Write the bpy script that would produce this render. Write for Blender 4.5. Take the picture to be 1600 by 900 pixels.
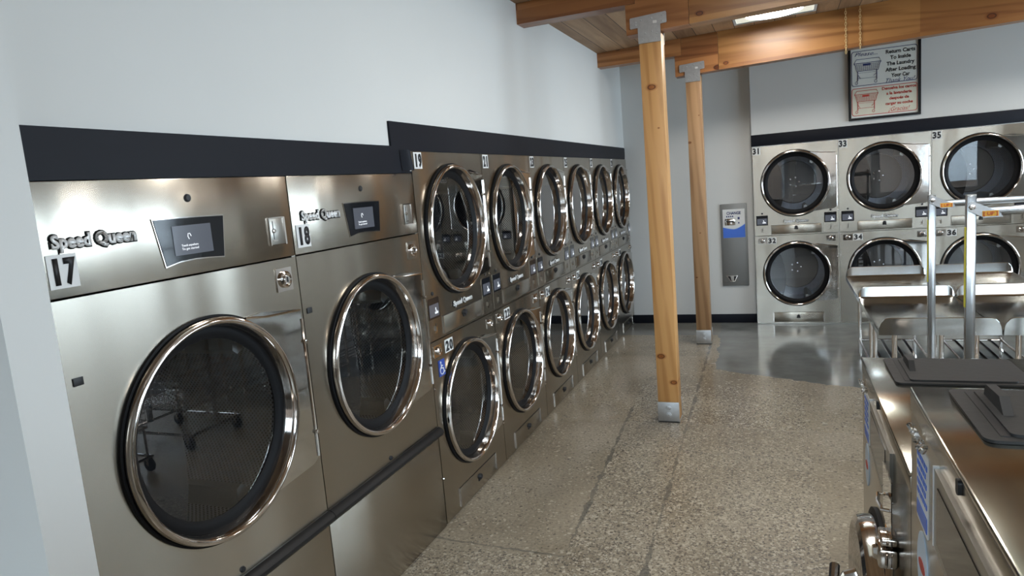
import bpy, bmesh, math, random
from mathutils import Vector, Matrix, Euler
for o in list(bpy.data.objects): bpy.data.objects.remove(o)
random.seed(7)
SC = bpy.context.scene
COL = SC.collection
S = 0.87                     # metres per machine width: every length below is in machine widths
PI = math.pi

# ------------------------------------------------------------------ camera
cam_d = bpy.data.cameras.new('camera'); cam = bpy.data.objects.new('camera', cam_d); COL.objects.link(cam)
cam_d.sensor_width = 36; cam_d.lens = 36*1087.2/1600; cam_d.clip_start = .02; cam_d.clip_end = 200
rx = Vector((0.93134458, 0.35492521, -0.08139639)); dn = Vector((-0.02440385, -0.16219105, -0.98645756)); fw = Vector((-0.36332042, 0.92071828, -0.14239421))
m = Matrix((( rx.x, -dn.x, -fw.x), (rx.y, -dn.y, -fw.y), (rx.z, -dn.z, -fw.z)))
cam.matrix_world = Matrix.Translation(Vector((1.949, 0, 2.0109))*S) @ m.to_4x4()
SC.camera = cam

# ------------------------------------------------------------------ world, light, exposure
SC.view_settings.view_transform = 'Standard'; SC.view_settings.look = 'None'
SC.view_settings.exposure = 0.78; SC.view_settings.gamma = 1; SC.view_settings.use_curve_mapping = False
SC.cycles.use_denoising = True
SC.cycles.max_bounces = 10; SC.cycles.diffuse_bounces = 5; SC.cycles.glossy_bounces = 6; SC.cycles.transparent_max_bounces = 16
SC.cycles.caustics_reflective = False; SC.cycles.caustics_refractive = False
SC.cycles.sample_clamp_indirect = 6
W = bpy.data.worlds.new('daylight'); SC.world = W; W.use_nodes = True
SKY = (0.72, 0.86, 1.0); SKY_STRENGTH = 8.2; LAMP = 28
W.node_tree.nodes['Background'].inputs[0].default_value = (*SKY, 1)
W.node_tree.nodes['Background'].inputs[1].default_value = SKY_STRENGTH
def light(name, kind, loc, rot, energy, size=None, color=(1, 1, 1), portal=False):
    l = bpy.data.lights.new(name, kind); l.energy = energy; l.color = color
    if kind == 'AREA':
        l.shape = 'RECTANGLE'; l.size, l.size_y = size[0]*S, size[1]*S
        l.cycles.is_portal = portal
    o = bpy.data.objects.new(name, l); COL.objects.link(o)
    o.location = Vector(loc)*S; o.rotation_euler = rot
    return o
# room extents
RX, FY, BY = 7.6, -3.2, 9.5; Y0_ = 3.543
WIN_F = [(.35, 2.2, 1.0, 3.3), (2.35, 4.35, 1.0, 3.3), (4.5, 6.9, 1.0, 3.3)]      # front windows x0,x1,z0,z1
WIN_R = [(1.3, 3.1, 1.1, 3.0), (3.5, 6.0, 1.1, 3.1), (6.3, 9.0, 1.1, 3.1)]                     # right windows y0,y1,z0,z1
for x0, x1, z0, z1 in WIN_F:
    light('window_daylight', 'AREA', ((x0+x1)/2, FY-.05, (z0+z1)/2), (PI/2, 0, 0), 1, (x1-x0, z1-z0), portal=True)
for y0, y1, z0, z1 in WIN_R:
    light('window_daylight', 'AREA', (RX+.05, (y0+y1)/2, (z0+z1)/2), (PI/2, 0, PI/2), 1, (y1-y0, z1-z0), portal=True)

# ------------------------------------------------------------------ materials
MATS = {}
def nt(name):
    mt = bpy.data.materials.new(name); mt.use_nodes = True; MATS[name] = mt
    return mt, mt.node_tree.nodes, mt.node_tree.links, mt.node_tree.nodes['Principled BSDF']
def setp(b, **k):
    for a, v in k.items():
        n = {'col': 'Base Color', 'rough': 'Roughness', 'metal': 'Metallic', 'spec': 'Specular IOR Level', 'coat': 'Coat Weight', 'crough': 'Coat Roughness',
             'aniso': 'Anisotropic', 'arot': 'Anisotropic Rotation', 'trans': 'Transmission Weight', 'ior': 'IOR', 'em': 'Emission Color', 'ems': 'Emission Strength', 'alpha': 'Alpha'}[a]
        b.inputs[n].default_value = (*v, 1) if isinstance(v, tuple) else v
def plain(name, col, rough=.5, metal=0, var=.06, scale=9, bump=0, **k):
    mt, N, L, b = nt(name); setp(b, col=col, rough=rough, metal=metal, **k)
    tc = N.new('ShaderNodeTexCoord'); nz = N.new('ShaderNodeTexNoise'); nz.inputs['Scale'].default_value = scale; nz.inputs['Detail'].default_value = 4
    L.new(tc.outputs['Object'], nz.inputs['Vector'])
    mx = N.new('ShaderNodeMix'); mx.data_type = 'RGBA'
    mx.inputs[6].default_value = (*[c*(1-var) for c in col], 1); mx.inputs[7].default_value = (*[min(1, c*(1+var)) for c in col], 1)
    L.new(nz.outputs['Fac'], mx.inputs[0]); L.new(mx.outputs[2], b.inputs['Base Color'])
    if bump:
        bp = N.new('ShaderNodeBump'); bp.inputs['Strength'].default_value = bump; bp.inputs['Distance'].default_value = .01
        L.new(nz.outputs['Fac'], bp.inputs['Height']); L.new(bp.outputs[0], b.inputs['Normal'])
    return mt
def steel(name, col, rough, wav, streak, aniso=0.0, scale=1.6):
    mt, N, L, b = nt(name); setp(b, col=col, rough=rough, metal=1.0, aniso=aniso)
    tc = N.new('ShaderNodeTexCoord')
    n1 = N.new('ShaderNodeTexNoise'); n1.inputs['Scale'].default_value = scale; n1.inputs['Detail'].default_value = 1.5
    mp0 = N.new('ShaderNodeMapping'); mp0.inputs['Scale'].default_value = (1.7, 1.7, .28)
    oi = N.new('ShaderNodeObjectInfo'); ad = N.new('ShaderNodeVectorMath'); ad.operation = 'ADD'
    L.new(tc.outputs['Object'], mp0.inputs[0]); L.new(mp0.outputs[0], ad.inputs[0])
    mu = N.new('ShaderNodeMath'); mu.operation = 'MULTIPLY'; mu.inputs[1].default_value = 30; L.new(oi.outputs['Random'], mu.inputs[0])
    L.new(mu.outputs[0], ad.inputs[1]); L.new(ad.outputs[0], n1.inputs['Vector'])
    bp = N.new('ShaderNodeBump'); bp.inputs['Strength'].default_value = wav; bp.inputs['Distance'].default_value = .05
    L.new(n1.outputs['Fac'], bp.inputs['Height'])
    mp = N.new('ShaderNodeMapping'); mp.inputs['Scale'].default_value = (2, 2, 420)
    n2 = N.new('ShaderNodeTexNoise'); n2.inputs['Scale'].default_value = 1.5; n2.inputs['Detail'].default_value = 2
    L.new(tc.outputs['Object'], mp.inputs[0]); L.new(mp.outputs[0], n2.inputs['Vector'])
    bp2 = N.new('ShaderNodeBump'); bp2.inputs['Strength'].default_value = streak; bp2.inputs['Distance'].default_value = .0006
    L.new(n2.outputs['Fac'], bp2.inputs['Height']); L.new(bp.outputs[0], bp2.inputs['Normal']); L.new(bp2.outputs[0], b.inputs['Normal'])
    if aniso:
        b.inputs['Anisotropic Rotation'].default_value = .25
        tg = N.new('ShaderNodeTangent'); tg.direction_type = 'RADIAL'; tg.axis = 'Z'; L.new(tg.outputs[0], b.inputs['Tangent'])
    return mt
steel('brushed_steel', (.41, .375, .32), .24, .36, .0, .7)
steel('steel_top', (.47, .44, .37), .13, .08, .0, 0)
steel('table_steel', (.46, .455, .435), .13, .07, .0, 0)
plain('chrome', (.62, .575, .54), .09, 1, .02)
plain('polished_plate', (.60, .60, .59), .07, 1, .03, 3, .10)
plain('badge_metal', (.80, .80, .80), .35, .25, .02)
plain('matte_steel', (.40, .385, .35), .33, 1, .03)
plain('drum_plate', (.22, .20, .18), .5, .7)
plain('galvanised', (.52, .53, .54), .42, .85, .16, 40)
plain('gasket', (.007, .007, .008), .55, spec=.15)
plain('grey_metal', (.26, .26, .255), .5, .6, .03)
plain('black_plastic', (.010, .010, .011), .4, spec=.3)
plain('black_gloss', (.01, .011, .014), .08)
plain('band_black', (.008, .009, .014), .5, 0, .12, 3, .06, spec=.15)
plain('lid_plastic', (.028, .028, .028), .5, 0, .08, 60, .05, spec=.35)
plain('white_paint', (.67, .672, .655), .62, 0, .02, 3, .03)
plain('white_label', (.78, .78, .77), .45)
plain('ink', (.010, .010, .012), .5)
plain('ink_navy', (.018, .03, .13), .5)
plain('ink_red', (.55, .05, .03), .5)
plain('sign_white', (.74, .76, .72), .4)
plain('sign_cream', (.72, .70, .58), .4)
plain('access_blue', (.02, .06, .33), .4)
plain('sticker_blue', (.06, .17, .66), .35)
plain('sticker_pale', (.58, .70, .82), .3)
plain('orange_label', (.85, .42, .03), .45)
plain('yellow_tape', (.72, .66, .05), .45)
plain('dark_ceiling_trim', (.1, .06, .03), .6)
plain('aluminium', (.50, .51, .52), .2, 1)
plain('tyre_rubber', (.03, .03, .03), .7)
plain('asphalt', (.12, .12, .12), .9, 0, .2, 30)
plain('rope', (.62, .45, .22), .5, .3)
mt, N, L, b = nt('brick'); setp(b, rough=.8)
tc = N.new('ShaderNodeTexCoord'); mp = N.new('ShaderNodeMapping'); mp.inputs['Rotation'].default_value = (PI/2, 0, 0); bk = N.new('ShaderNodeTexBrick'); bk.inputs['Scale'].default_value = 3
bk.inputs['Color1'].default_value = (.20, .13, .09, 1); bk.inputs['Color2'].default_value = (.13, .085, .06, 1); bk.inputs['Mortar'].default_value = (.22, .19, .16, 1)
L.new(tc.outputs['Object'], mp.inputs[0]); L.new(mp.outputs[0], bk.inputs['Vector']); L.new(bk.outputs['Color'], b.inputs['Base Color'])
def screen(name, col, ems):
    mt, N, L, b = nt(name); setp(b, col=(.02, .022, .026), rough=.12, em=col, ems=ems)
screen('screen_grey', (.18, .20, .25), .24); screen('screen_text', (.8, .85, .9), .7)
screen('lamp_panel', (.93, 1, .88), .42); screen('lamp_disc', (1, .97, .92), LAMP)
def pane(name, tint, ior=1.5, extra=0.0, rough=0.0):
    mt, N, L, b = nt(name); N.remove(b)
    out = [n for n in N if n.type == 'OUTPUT_MATERIAL'][0]
    tr = N.new('ShaderNodeBsdfTransparent'); tr.inputs[0].default_value = (*tint, 1)
    gl = N.new('ShaderNodeBsdfGlossy'); gl.inputs['Roughness'].default_value = rough; gl.inputs[0].default_value = (1, 1, 1, 1)
    fr = N.new('ShaderNodeFresnel'); fr.inputs[0].default_value = ior
    mu = N.new('ShaderNodeMath'); mu.operation = 'MULTIPLY_ADD'; mu.use_clamp = True; mu.inputs[1].default_value = 1.7; mu.inputs[2].default_value = extra
    L.new(fr.outputs[0], mu.inputs[0])
    mx = N.new('ShaderNodeMixShader'); L.new(mu.outputs[0], mx.inputs[0]); L.new(tr.outputs[0], mx.inputs[1]); L.new(gl.outputs[0], mx.inputs[2])
    L.new(mx.outputs[0], out.inputs[0]); return mt
pane('door_glass', (.76, .79, .83), 1.5, .0)
pane('acrylic', (.88, .90, .92), 1.45, .05, .03)
pane('window_glass', (.95, .97, .97), 1.45)
# perforated drum
mt, N, L, b = nt('drum'); setp(b, col=(.20, .21, .23), rough=.38, metal=.9)
uv = N.new('ShaderNodeUVMap'); mp = N.new('ShaderNodeMapping'); mp.inputs['Scale'].default_value = (72, 72, 72); mp.inputs['Rotation'].default_value = (0, 0, PI/4)
vf = N.new('ShaderNodeVectorMath'); vf.operation = 'FRACTION'; vs = N.new('ShaderNodeVectorMath'); vs.operation = 'SUBTRACT'; vs.inputs[1].default_value = (.5, .5, 0)
vl = N.new('ShaderNodeVectorMath'); vl.operation = 'LENGTH'; lt = N.new('ShaderNodeMath'); lt.operation = 'LESS_THAN'; lt.inputs[1].default_value = .30
mx = N.new('ShaderNodeMix'); mx.data_type = 'RGBA'; mx.inputs[6].default_value = (.32, .33, .36, 1); mx.inputs[7].default_value = (.004, .004, .005, 1)
L.new(uv.outputs[0], mp.inputs[0]); L.new(mp.outputs[0], vf.inputs[0]); L.new(vf.outputs[0], vs.inputs[0]); L.new(vs.outputs[0], vl.inputs[0]); L.new(vl.outputs['Value'], lt.inputs[0])
L.new(lt.outputs[0], mx.inputs[0]); L.new(mx.outputs[2], b.inputs['Base Color'])
POST_KNOTS = ((-.004, 2.685, .024), (-.038, .557, .022), (.052, .339, .020), (.034, 2.373, .008))
POST2_KNOTS = ((.009, 1.317, .008), (-.065, 2.35, .014), (.05, 2.642, .008), (-.05, .8, .009))
# wood
def wood(name, c1, c2, axis, ring=7, knots=True, rough=.42, coat=.06, lam=0, spots=(), dist=9):
    mt, N, L, b = nt(name); setp(b, rough=rough, coat=coat, crough=.25)
    tc = N.new('ShaderNodeTexCoord'); mp = N.new('ShaderNodeMapping')
    sc = [ring, ring, ring]; sc[axis] = ring*.07; mp.inputs['Scale'].default_value = sc
    oi = N.new('ShaderNodeObjectInfo'); mu = N.new('ShaderNodeMath'); mu.operation = 'MULTIPLY'; mu.inputs[1].default_value = 17
    ad = N.new('ShaderNodeVectorMath'); ad.operation = 'ADD'
    L.new(tc.outputs['Object'], ad.inputs[0]); L.new(oi.outputs['Random'], mu.inputs[0]); L.new(mu.outputs[0], ad.inputs[1]); L.new(ad.outputs[0], mp.inputs[0])
    nz = N.new('ShaderNodeTexNoise'); nz.inputs['Scale'].default_value = 1; nz.inputs['Detail'].default_value = 5; nz.inputs['Distortion'].default_value = 1.2; L.new(mp.outputs[0], nz.inputs['Vector'])
    wv = N.new('ShaderNodeTexWave'); wv.inputs['Scale'].default_value = .9; wv.inputs['Distortion'].default_value = dist; wv.inputs['Detail'].default_value = 3; wv.bands_direction = 'DIAGONAL'
    L.new(mp.outputs[0], wv.inputs['Vector'])
    m1 = N.new('ShaderNodeMath'); m1.operation = 'MULTIPLY_ADD'; m1.inputs[1].default_value = .35; L.new(wv.outputs['Fac'], m1.inputs[0]); L.new(nz.outputs['Fac'], m1.inputs[2])
    cr = N.new('ShaderNodeValToRGB'); cr.color_ramp.elements[0].color = (*c2, 1); cr.color_ramp.elements[0].position = .42; cr.color_ramp.elements[1].color = (*c1, 1); cr.color_ramp.elements[1].position = .72
    L.new(m1.outputs[0], cr.inputs[0]); col = cr.outputs[0]
    if lam:
        sx = N.new('ShaderNodeSeparateXYZ'); L.new(tc.outputs['Object'], sx.inputs[0])
        # laminations: distance below the top edge of the beam, each board with its own tone
        k = N.new('ShaderNodeMath'); k.operation = 'MULTIPLY_ADD'; k.inputs[1].default_value = -.033; L.new(sx.outputs[0], k.inputs[0]); L.new(sx.outputs[2], k.inputs[2])
        dv = N.new('ShaderNodeMath'); dv.operation = 'DIVIDE'; dv.inputs[1].default_value = lam*S; L.new(k.outputs[0], dv.inputs[0])
        fl = N.new('ShaderNodeMath'); fl.operation = 'FLOOR'; L.new(dv.outputs[0], fl.inputs[0])
        xs = N.new('ShaderNodeMath'); xs.operation = 'MULTIPLY_ADD'; xs.inputs[1].default_value = .35; L.new(sx.outputs[0], xs.inputs[0]); L.new(fl.outputs[0], xs.inputs[2])
        xf = N.new('ShaderNodeMath'); xf.operation = 'FLOOR'; L.new(xs.outputs[0], xf.inputs[0])
        cb = N.new('ShaderNodeCombineXYZ'); L.new(fl.outputs[0], cb.inputs[0]); L.new(xf.outputs[0], cb.inputs[1]); L.new(oi.outputs['Random'], cb.inputs[2])
        wn = N.new('ShaderNodeTexWhiteNoise'); L.new(cb.outputs[0], wn.inputs['Vector'])
        mm = N.new('ShaderNodeMix'); mm.data_type = 'RGBA'; mm.blend_type = 'MULTIPLY'; mm.inputs[0].default_value = 1
        cr2 = N.new('ShaderNodeValToRGB'); cr2.color_ramp.elements[0].color = (.62, .5, .42, 1); cr2.color_ramp.elements[1].color = (1.15, 1.12, 1.0, 1)
        L.new(wn.outputs['Value'], cr2.inputs[0]); L.new(col, mm.inputs[6]); L.new(cr2.outputs[0], mm.inputs[7]); col = mm.outputs[2]
    if knots:
        vo = N.new('ShaderNodeTexVoronoi'); vo.inputs['Scale'].default_value = 1
        mpk = N.new('ShaderNodeMapping'); s2 = [3.4, 3.4, 3.4]; s2[axis] = 1.9; mpk.inputs['Scale'].default_value = s2; L.new(ad.outputs[0], mpk.inputs[0]); L.new(mpk.outputs[0], vo.inputs['Vector'])
        kr = N.new('ShaderNodeValToRGB'); e = kr.color_ramp.elements; e[0].position = .05; e[0].color = (.35, .22, .14, 1); e[1].position = .10; e[1].color = (1, 1, 1, 1)
        n_ = e.new(.075); n_.color = (.14, .07, .04, 1)
        L.new(vo.outputs['Distance'], kr.inputs[0]); mk = N.new('ShaderNodeMix'); mk.data_type = 'RGBA'; mk.blend_type = 'MULTIPLY'; mk.inputs[0].default_value = 1
        L.new(col, mk.inputs[6]); L.new(kr.outputs[0], mk.inputs[7]); col = mk.outputs[2]
    for kx, kz, kr_ in spots:           # single knots: position across and up the face, radius
        sp = N.new('ShaderNodeMapping'); sp.inputs['Location'].default_value = (-kx*S, 0, -kz*S*.62); sp.inputs['Scale'].default_value = (.62, 0, 1); sp.inputs['Location'].default_value = (-kx*S*.62, 0, -kz*S)
        L.new(tc.outputs['Object'], sp.inputs[0]); ln = N.new('ShaderNodeVectorMath'); ln.operation = 'LENGTH'; L.new(sp.outputs[0], ln.inputs[0])
        q = N.new('ShaderNodeMath'); q.operation = 'MULTIPLY_ADD'; q.inputs[1].default_value = .006; L.new(nz.outputs['Fac'], q.inputs[0]); L.new(ln.outputs['Value'], q.inputs[2])
        q2 = N.new('ShaderNodeMath'); q2.operation = 'DIVIDE'; q2.inputs[1].default_value = kr_*S*2; L.new(q.outputs[0], q2.inputs[0])
        kr = N.new('ShaderNodeValToRGB'); e = kr.color_ramp.elements; e[0].position = .0; e[0].color = (.45, .25, .12, 1); e[1].position = .75; e[1].color = (1, 1, 1, 1)
        for p_, c_ in ((.30, (.62, .40, .25)), (.44, (.13, .06, .03)), (.52, (.75, .6, .5))):
            n_ = e.new(p_); n_.color = (*c_, 1)
        L.new(q2.outputs[0], kr.inputs[0]); mk = N.new('ShaderNodeMix'); mk.data_type = 'RGBA'; mk.blend_type = 'MULTIPLY'; mk.inputs[0].default_value = 1
        L.new(col, mk.inputs[6]); L.new(kr.outputs[0], mk.inputs[7]); col = mk.outputs[2]
    L.new(col, b.inputs['Base Color'])
    return mt
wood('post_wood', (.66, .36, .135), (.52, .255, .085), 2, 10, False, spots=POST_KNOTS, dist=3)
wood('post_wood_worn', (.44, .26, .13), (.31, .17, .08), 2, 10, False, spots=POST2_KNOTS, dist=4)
wood('beam_wood', (.47, .24, .085), (.30, .135, .042), 0, 7, False, .38, .12, .135, spots=((3.89, 3.27, .03), (1.42, 3.17, .02)))
wood('wall_beam_wood', (.40, .18, .07), (.25, .10, .034), 0, 7, True, .38, .12, .095)
# ceiling planks
mt, N, L, b = nt('planks'); setp(b, rough=.6)
tc = N.new('ShaderNodeTexCoord'); sx = N.new('ShaderNodeSeparateXYZ'); L.new(tc.outputs['Object'], sx.inputs[0])
dv = N.new('ShaderNodeMath'); dv.operation = 'DIVIDE'; dv.inputs[1].default_value = .203*S; sh = N.new('ShaderNodeMath'); sh.operation = 'SUBTRACT'; sh.inputs[1].default_value = .1*S
L.new(sx.outputs[0], sh.inputs[0]); L.new(sh.outputs[0], dv.inputs[0])
fl = N.new('ShaderNodeMath'); fl.operation = 'FLOOR'; L.new(dv.outputs[0], fl.inputs[0]); fr = N.new('ShaderNodeMath'); fr.operation = 'FRACT'; L.new(dv.outputs[0], fr.inputs[0])
wn = N.new('ShaderNodeTexWhiteNoise'); wn.noise_dimensions = '1D'; L.new(fl.outputs[0], wn.inputs['W'])
mp = N.new('ShaderNodeMapping'); mp.inputs['Scale'].default_value = (9, .7, 9); nz = N.new('ShaderNodeTexNoise'); nz.inputs['Scale'].default_value = 1.4; nz.inputs['Detail'].default_value = 6; nz.inputs['Distortion'].default_value = .8
L.new(tc.outputs['Object'], mp.inputs[0]); L.new(mp.outputs[0], nz.inputs['Vector'])
a1 = N.new('ShaderNodeMath'); a1.operation = 'MULTIPLY_ADD'; a1.inputs[1].default_value = .45; L.new(wn.outputs['Value'], a1.inputs[0]); L.new(nz.outputs['Fac'], a1.inputs[2])
cr = N.new('ShaderNodeValToRGB'); cr.color_ramp.elements[0].position = .4; cr.color_ramp.elements[0].color = (.22, .12, .06, 1); cr.color_ramp.elements[1].position = 1.0; cr.color_ramp.elements[1].color = (.50, .32, .18, 1)
L.new(a1.outputs[0], cr.inputs[0])
g1 = N.new('ShaderNodeMath'); g1.operation = 'LESS_THAN'; g1.inputs[1].default_value = .035; L.new(fr.outputs[0], g1.inputs[0])
mx = N.new('ShaderNodeMix'); mx.data_type = 'RGBA'; mx.inputs[7].default_value = (.04, .022, .012, 1); L.new(g1.outputs[0], mx.inputs[0]); L.new(cr.outputs[0], mx.inputs[6]); L.new(mx.outputs[2], b.inputs['Base Color'])

# polished concrete floor
mt, N, L, b = nt('concrete'); setp(b, rough=.2)
def M_(op, a, c=None, d=None, clamp=False):
    n = N.new('ShaderNodeMath'); n.operation = op; n.use_clamp = clamp
    for i, v in enumerate((a, c, d)):
        if v is None: continue
        if isinstance(v, (int, float)): n.inputs[i].default_value = v
        else: L.new(v, n.inputs[i])
    return n.outputs[0]
def NZ(scale, det=4, vec=None, dist=0):
    n = N.new('ShaderNodeTexNoise'); n.inputs['Scale'].default_value = scale; n.inputs['Detail'].default_value = det; n.inputs['Distortion'].default_value = dist
    L.new(vec or P0, n.inputs['Vector']); return n.outputs['Fac']
def RAMP(v, stops):
    n = N.new('ShaderNodeValToRGB'); e = n.color_ramp.elements
    while len(e) < len(stops): e.new(.5)
    for k, (p_, c_) in enumerate(stops): e[k].position = p_; e[k].color = (*c_, 1) if isinstance(c_, tuple) else (c_, c_, c_, 1)
    L.new(v, n.inputs[0]); return n.outputs[0]
def MIX(f, a, c, mode='MIX'):
    n = N.new('ShaderNodeMix'); n.data_type = 'RGBA'; n.blend_type = mode
    for i, v in ((0, f), (6, a), (7, c)):
        if isinstance(v, tuple): n.inputs[i].default_value = (*v, 1)
        elif isinstance(v, (int, float)): n.inputs[i].default_value = v
        else: L.new(v, n.inputs[i])
    return n.outputs[2]
tc = N.new('ShaderNodeTexCoord'); P0 = tc.outputs['Object']
sx = N.new('ShaderNodeSeparateXYZ'); L.new(P0, sx.inputs[0])
wob = M_('MULTIPLY_ADD', NZ(1.6, 5), .36, -.18); fine = M_('MULTIPLY_ADD', NZ(14, 3), .05, -.025)
X = M_('ADD', M_('DIVIDE', sx.outputs[0], S), fine); Y = M_('ADD', M_('DIVIDE', sx.outputs[1], S), fine)
Xw = M_('ADD', X, wob); Yw = M_('ADD', Y, wob)
base = RAMP(NZ(1.3, 6, None, .6), [(.3, (.25, .205, .145)), (.5, (.345, .29, .212)), (.72, (.43, .375, .29))])
base = MIX(.8, base, RAMP(NZ(60, 8), [(.3, .62), (.7, 1.25)]), 'MULTIPLY')
# aggregate: two sizes of chips, denser in the trench strip and near the front
def chips(scale, thr0):
    v = N.new('ShaderNodeTexVoronoi'); v.inputs['Scale'].default_value = scale; L.new(P0, v.inputs['Vector'])
    sc_ = N.new('ShaderNodeSeparateColor'); L.new(v.outputs['Color'], sc_.inputs[0])
    return v.outputs['Distance'], sc_.outputs[0], sc_.outputs[1]
lx = M_('ADD', M_('MULTIPLY', M_('SUBTRACT', Y, 3.36), -.05), .80)        # left crack of the trench strip x(y)
rx_ = M_('ADD', M_('MULTIPLY', M_('SUBTRACT', Y, 3.27), -.0215), 1.246)    # right crack
strip = M_('MULTIPLY', M_('GREATER_THAN', X, lx), M_('LESS_THAN', Y, 8.3))
front = M_('LESS_THAN', M_('ADD', Y, M_('MULTIPLY', X, -.12)), 3.27)
dens = M_('ADD', M_('MULTIPLY', M_('MAXIMUM', M_('MULTIPLY', strip, M_('LESS_THAN', X, M_('ADD', rx_, .9))), front), .40), M_('MULTIPLY', M_('SUBTRACT', NZ(1.1, 3), .32), .7))
dens = M_('MULTIPLY', dens, M_('SUBTRACT', 1, M_('MULTIPLY', M_('GREATER_THAN', Yw, 6.6), .75)))
for scale, sz in ((55, .48), (110, .6)):
    d, r1, r2 = chips(scale, 0)
    mask = M_('MULTIPLY', M_('LESS_THAN', d, M_('MULTIPLY', M_('ADD', r2, .35), sz)), M_('LESS_THAN', r1, dens))
    base = MIX(M_('MULTIPLY', mask, .85), base, RAMP(r2, [(0, (.05, .045, .04)), (.6, (.10, .085, .07)), (.72, (.12, .09, .07)), (.74, (.50, .44, .34)), (1, (.55, .50, .40))]))
# grey re-poured slab at the back and right
greyR = M_('MULTIPLY', M_('GREATER_THAN', Xw, M_('ADD', 1.2, M_('MULTIPLY', M_('SUBTRACT', 9.2, Y), .03))), M_('GREATER_THAN', M_('ADD', Yw, M_('MULTIPLY', M_('SUBTRACT', X, 1.3), .40)), 7.15))
greyB = M_('MULTIPLY', M_('GREATER_THAN', Y, 8.75), M_('LESS_THAN', X, 1.25))
grey = M_('MAXIMUM', greyR, M_('MULTIPLY', greyB, .75))
base = MIX(grey, base, MIX(.7, (.185, .19, .18), RAMP(NZ(5, 5), [(.3, .75), (.7, 1.2)]), 'MULTIPLY'))
# cracks
def line(dist, w): return M_('LESS_THAN', M_('ABSOLUTE', dist), w)
cw = M_('MULTIPLY_ADD', NZ(5, 6), .07, -.024)
ck = M_('MULTIPLY', line(M_('SUBTRACT', X, lx), cw), M_('MULTIPLY', M_('GREATER_THAN', Y, 3.34), M_('LESS_THAN', Y, 5.95)))
ck = M_('MAXIMUM', ck, M_('MULTIPLY', line(M_('SUBTRACT', X, rx_), cw), M_('LESS_THAN', Y, 8.3)))
ck = M_('MAXIMUM', ck, M_('MULTIPLY', line(M_('SUBTRACT', M_('ADD', Y, M_('MULTIPLY', X, .05)), 3.40), .009), M_('LESS_THAN', X, .80)))
hc = M_('MULTIPLY', line(M_('SUBTRACT', Yw, 4.95), .005), M_('GREATER_THAN', X, 1.25))
ck = M_('MAXIMUM', ck, M_('MULTIPLY', hc, .7))
base = MIX(M_('MULTIPLY', ck, M_('MULTIPLY_ADD', NZ(5, 3), .9, .15)), base, (.10, .095, .08))
L.new(base, b.inputs['Base Color'])
rg = M_('ADD', M_('MULTIPLY_ADD', NZ(2.2, 5), .16, .10), M_('MULTIPLY', M_('SUBTRACT', 1, M_('MAXIMUM', grey, M_('MULTIPLY', M_('GREATER_THAN', Yw, 5.5), .5))), .12))
L.new(M_('SUBTRACT', rg, M_('MULTIPLY', grey, .05)), b.inputs['Roughness'])
bp = N.new('ShaderNodeBump'); bp.inputs['Strength'].default_value = .12; bp.inputs['Distance'].default_value = .01; L.new(NZ(3.0, 3), bp.inputs['Height']); L.new(bp.outputs[0], b.inputs['Normal'])

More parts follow.
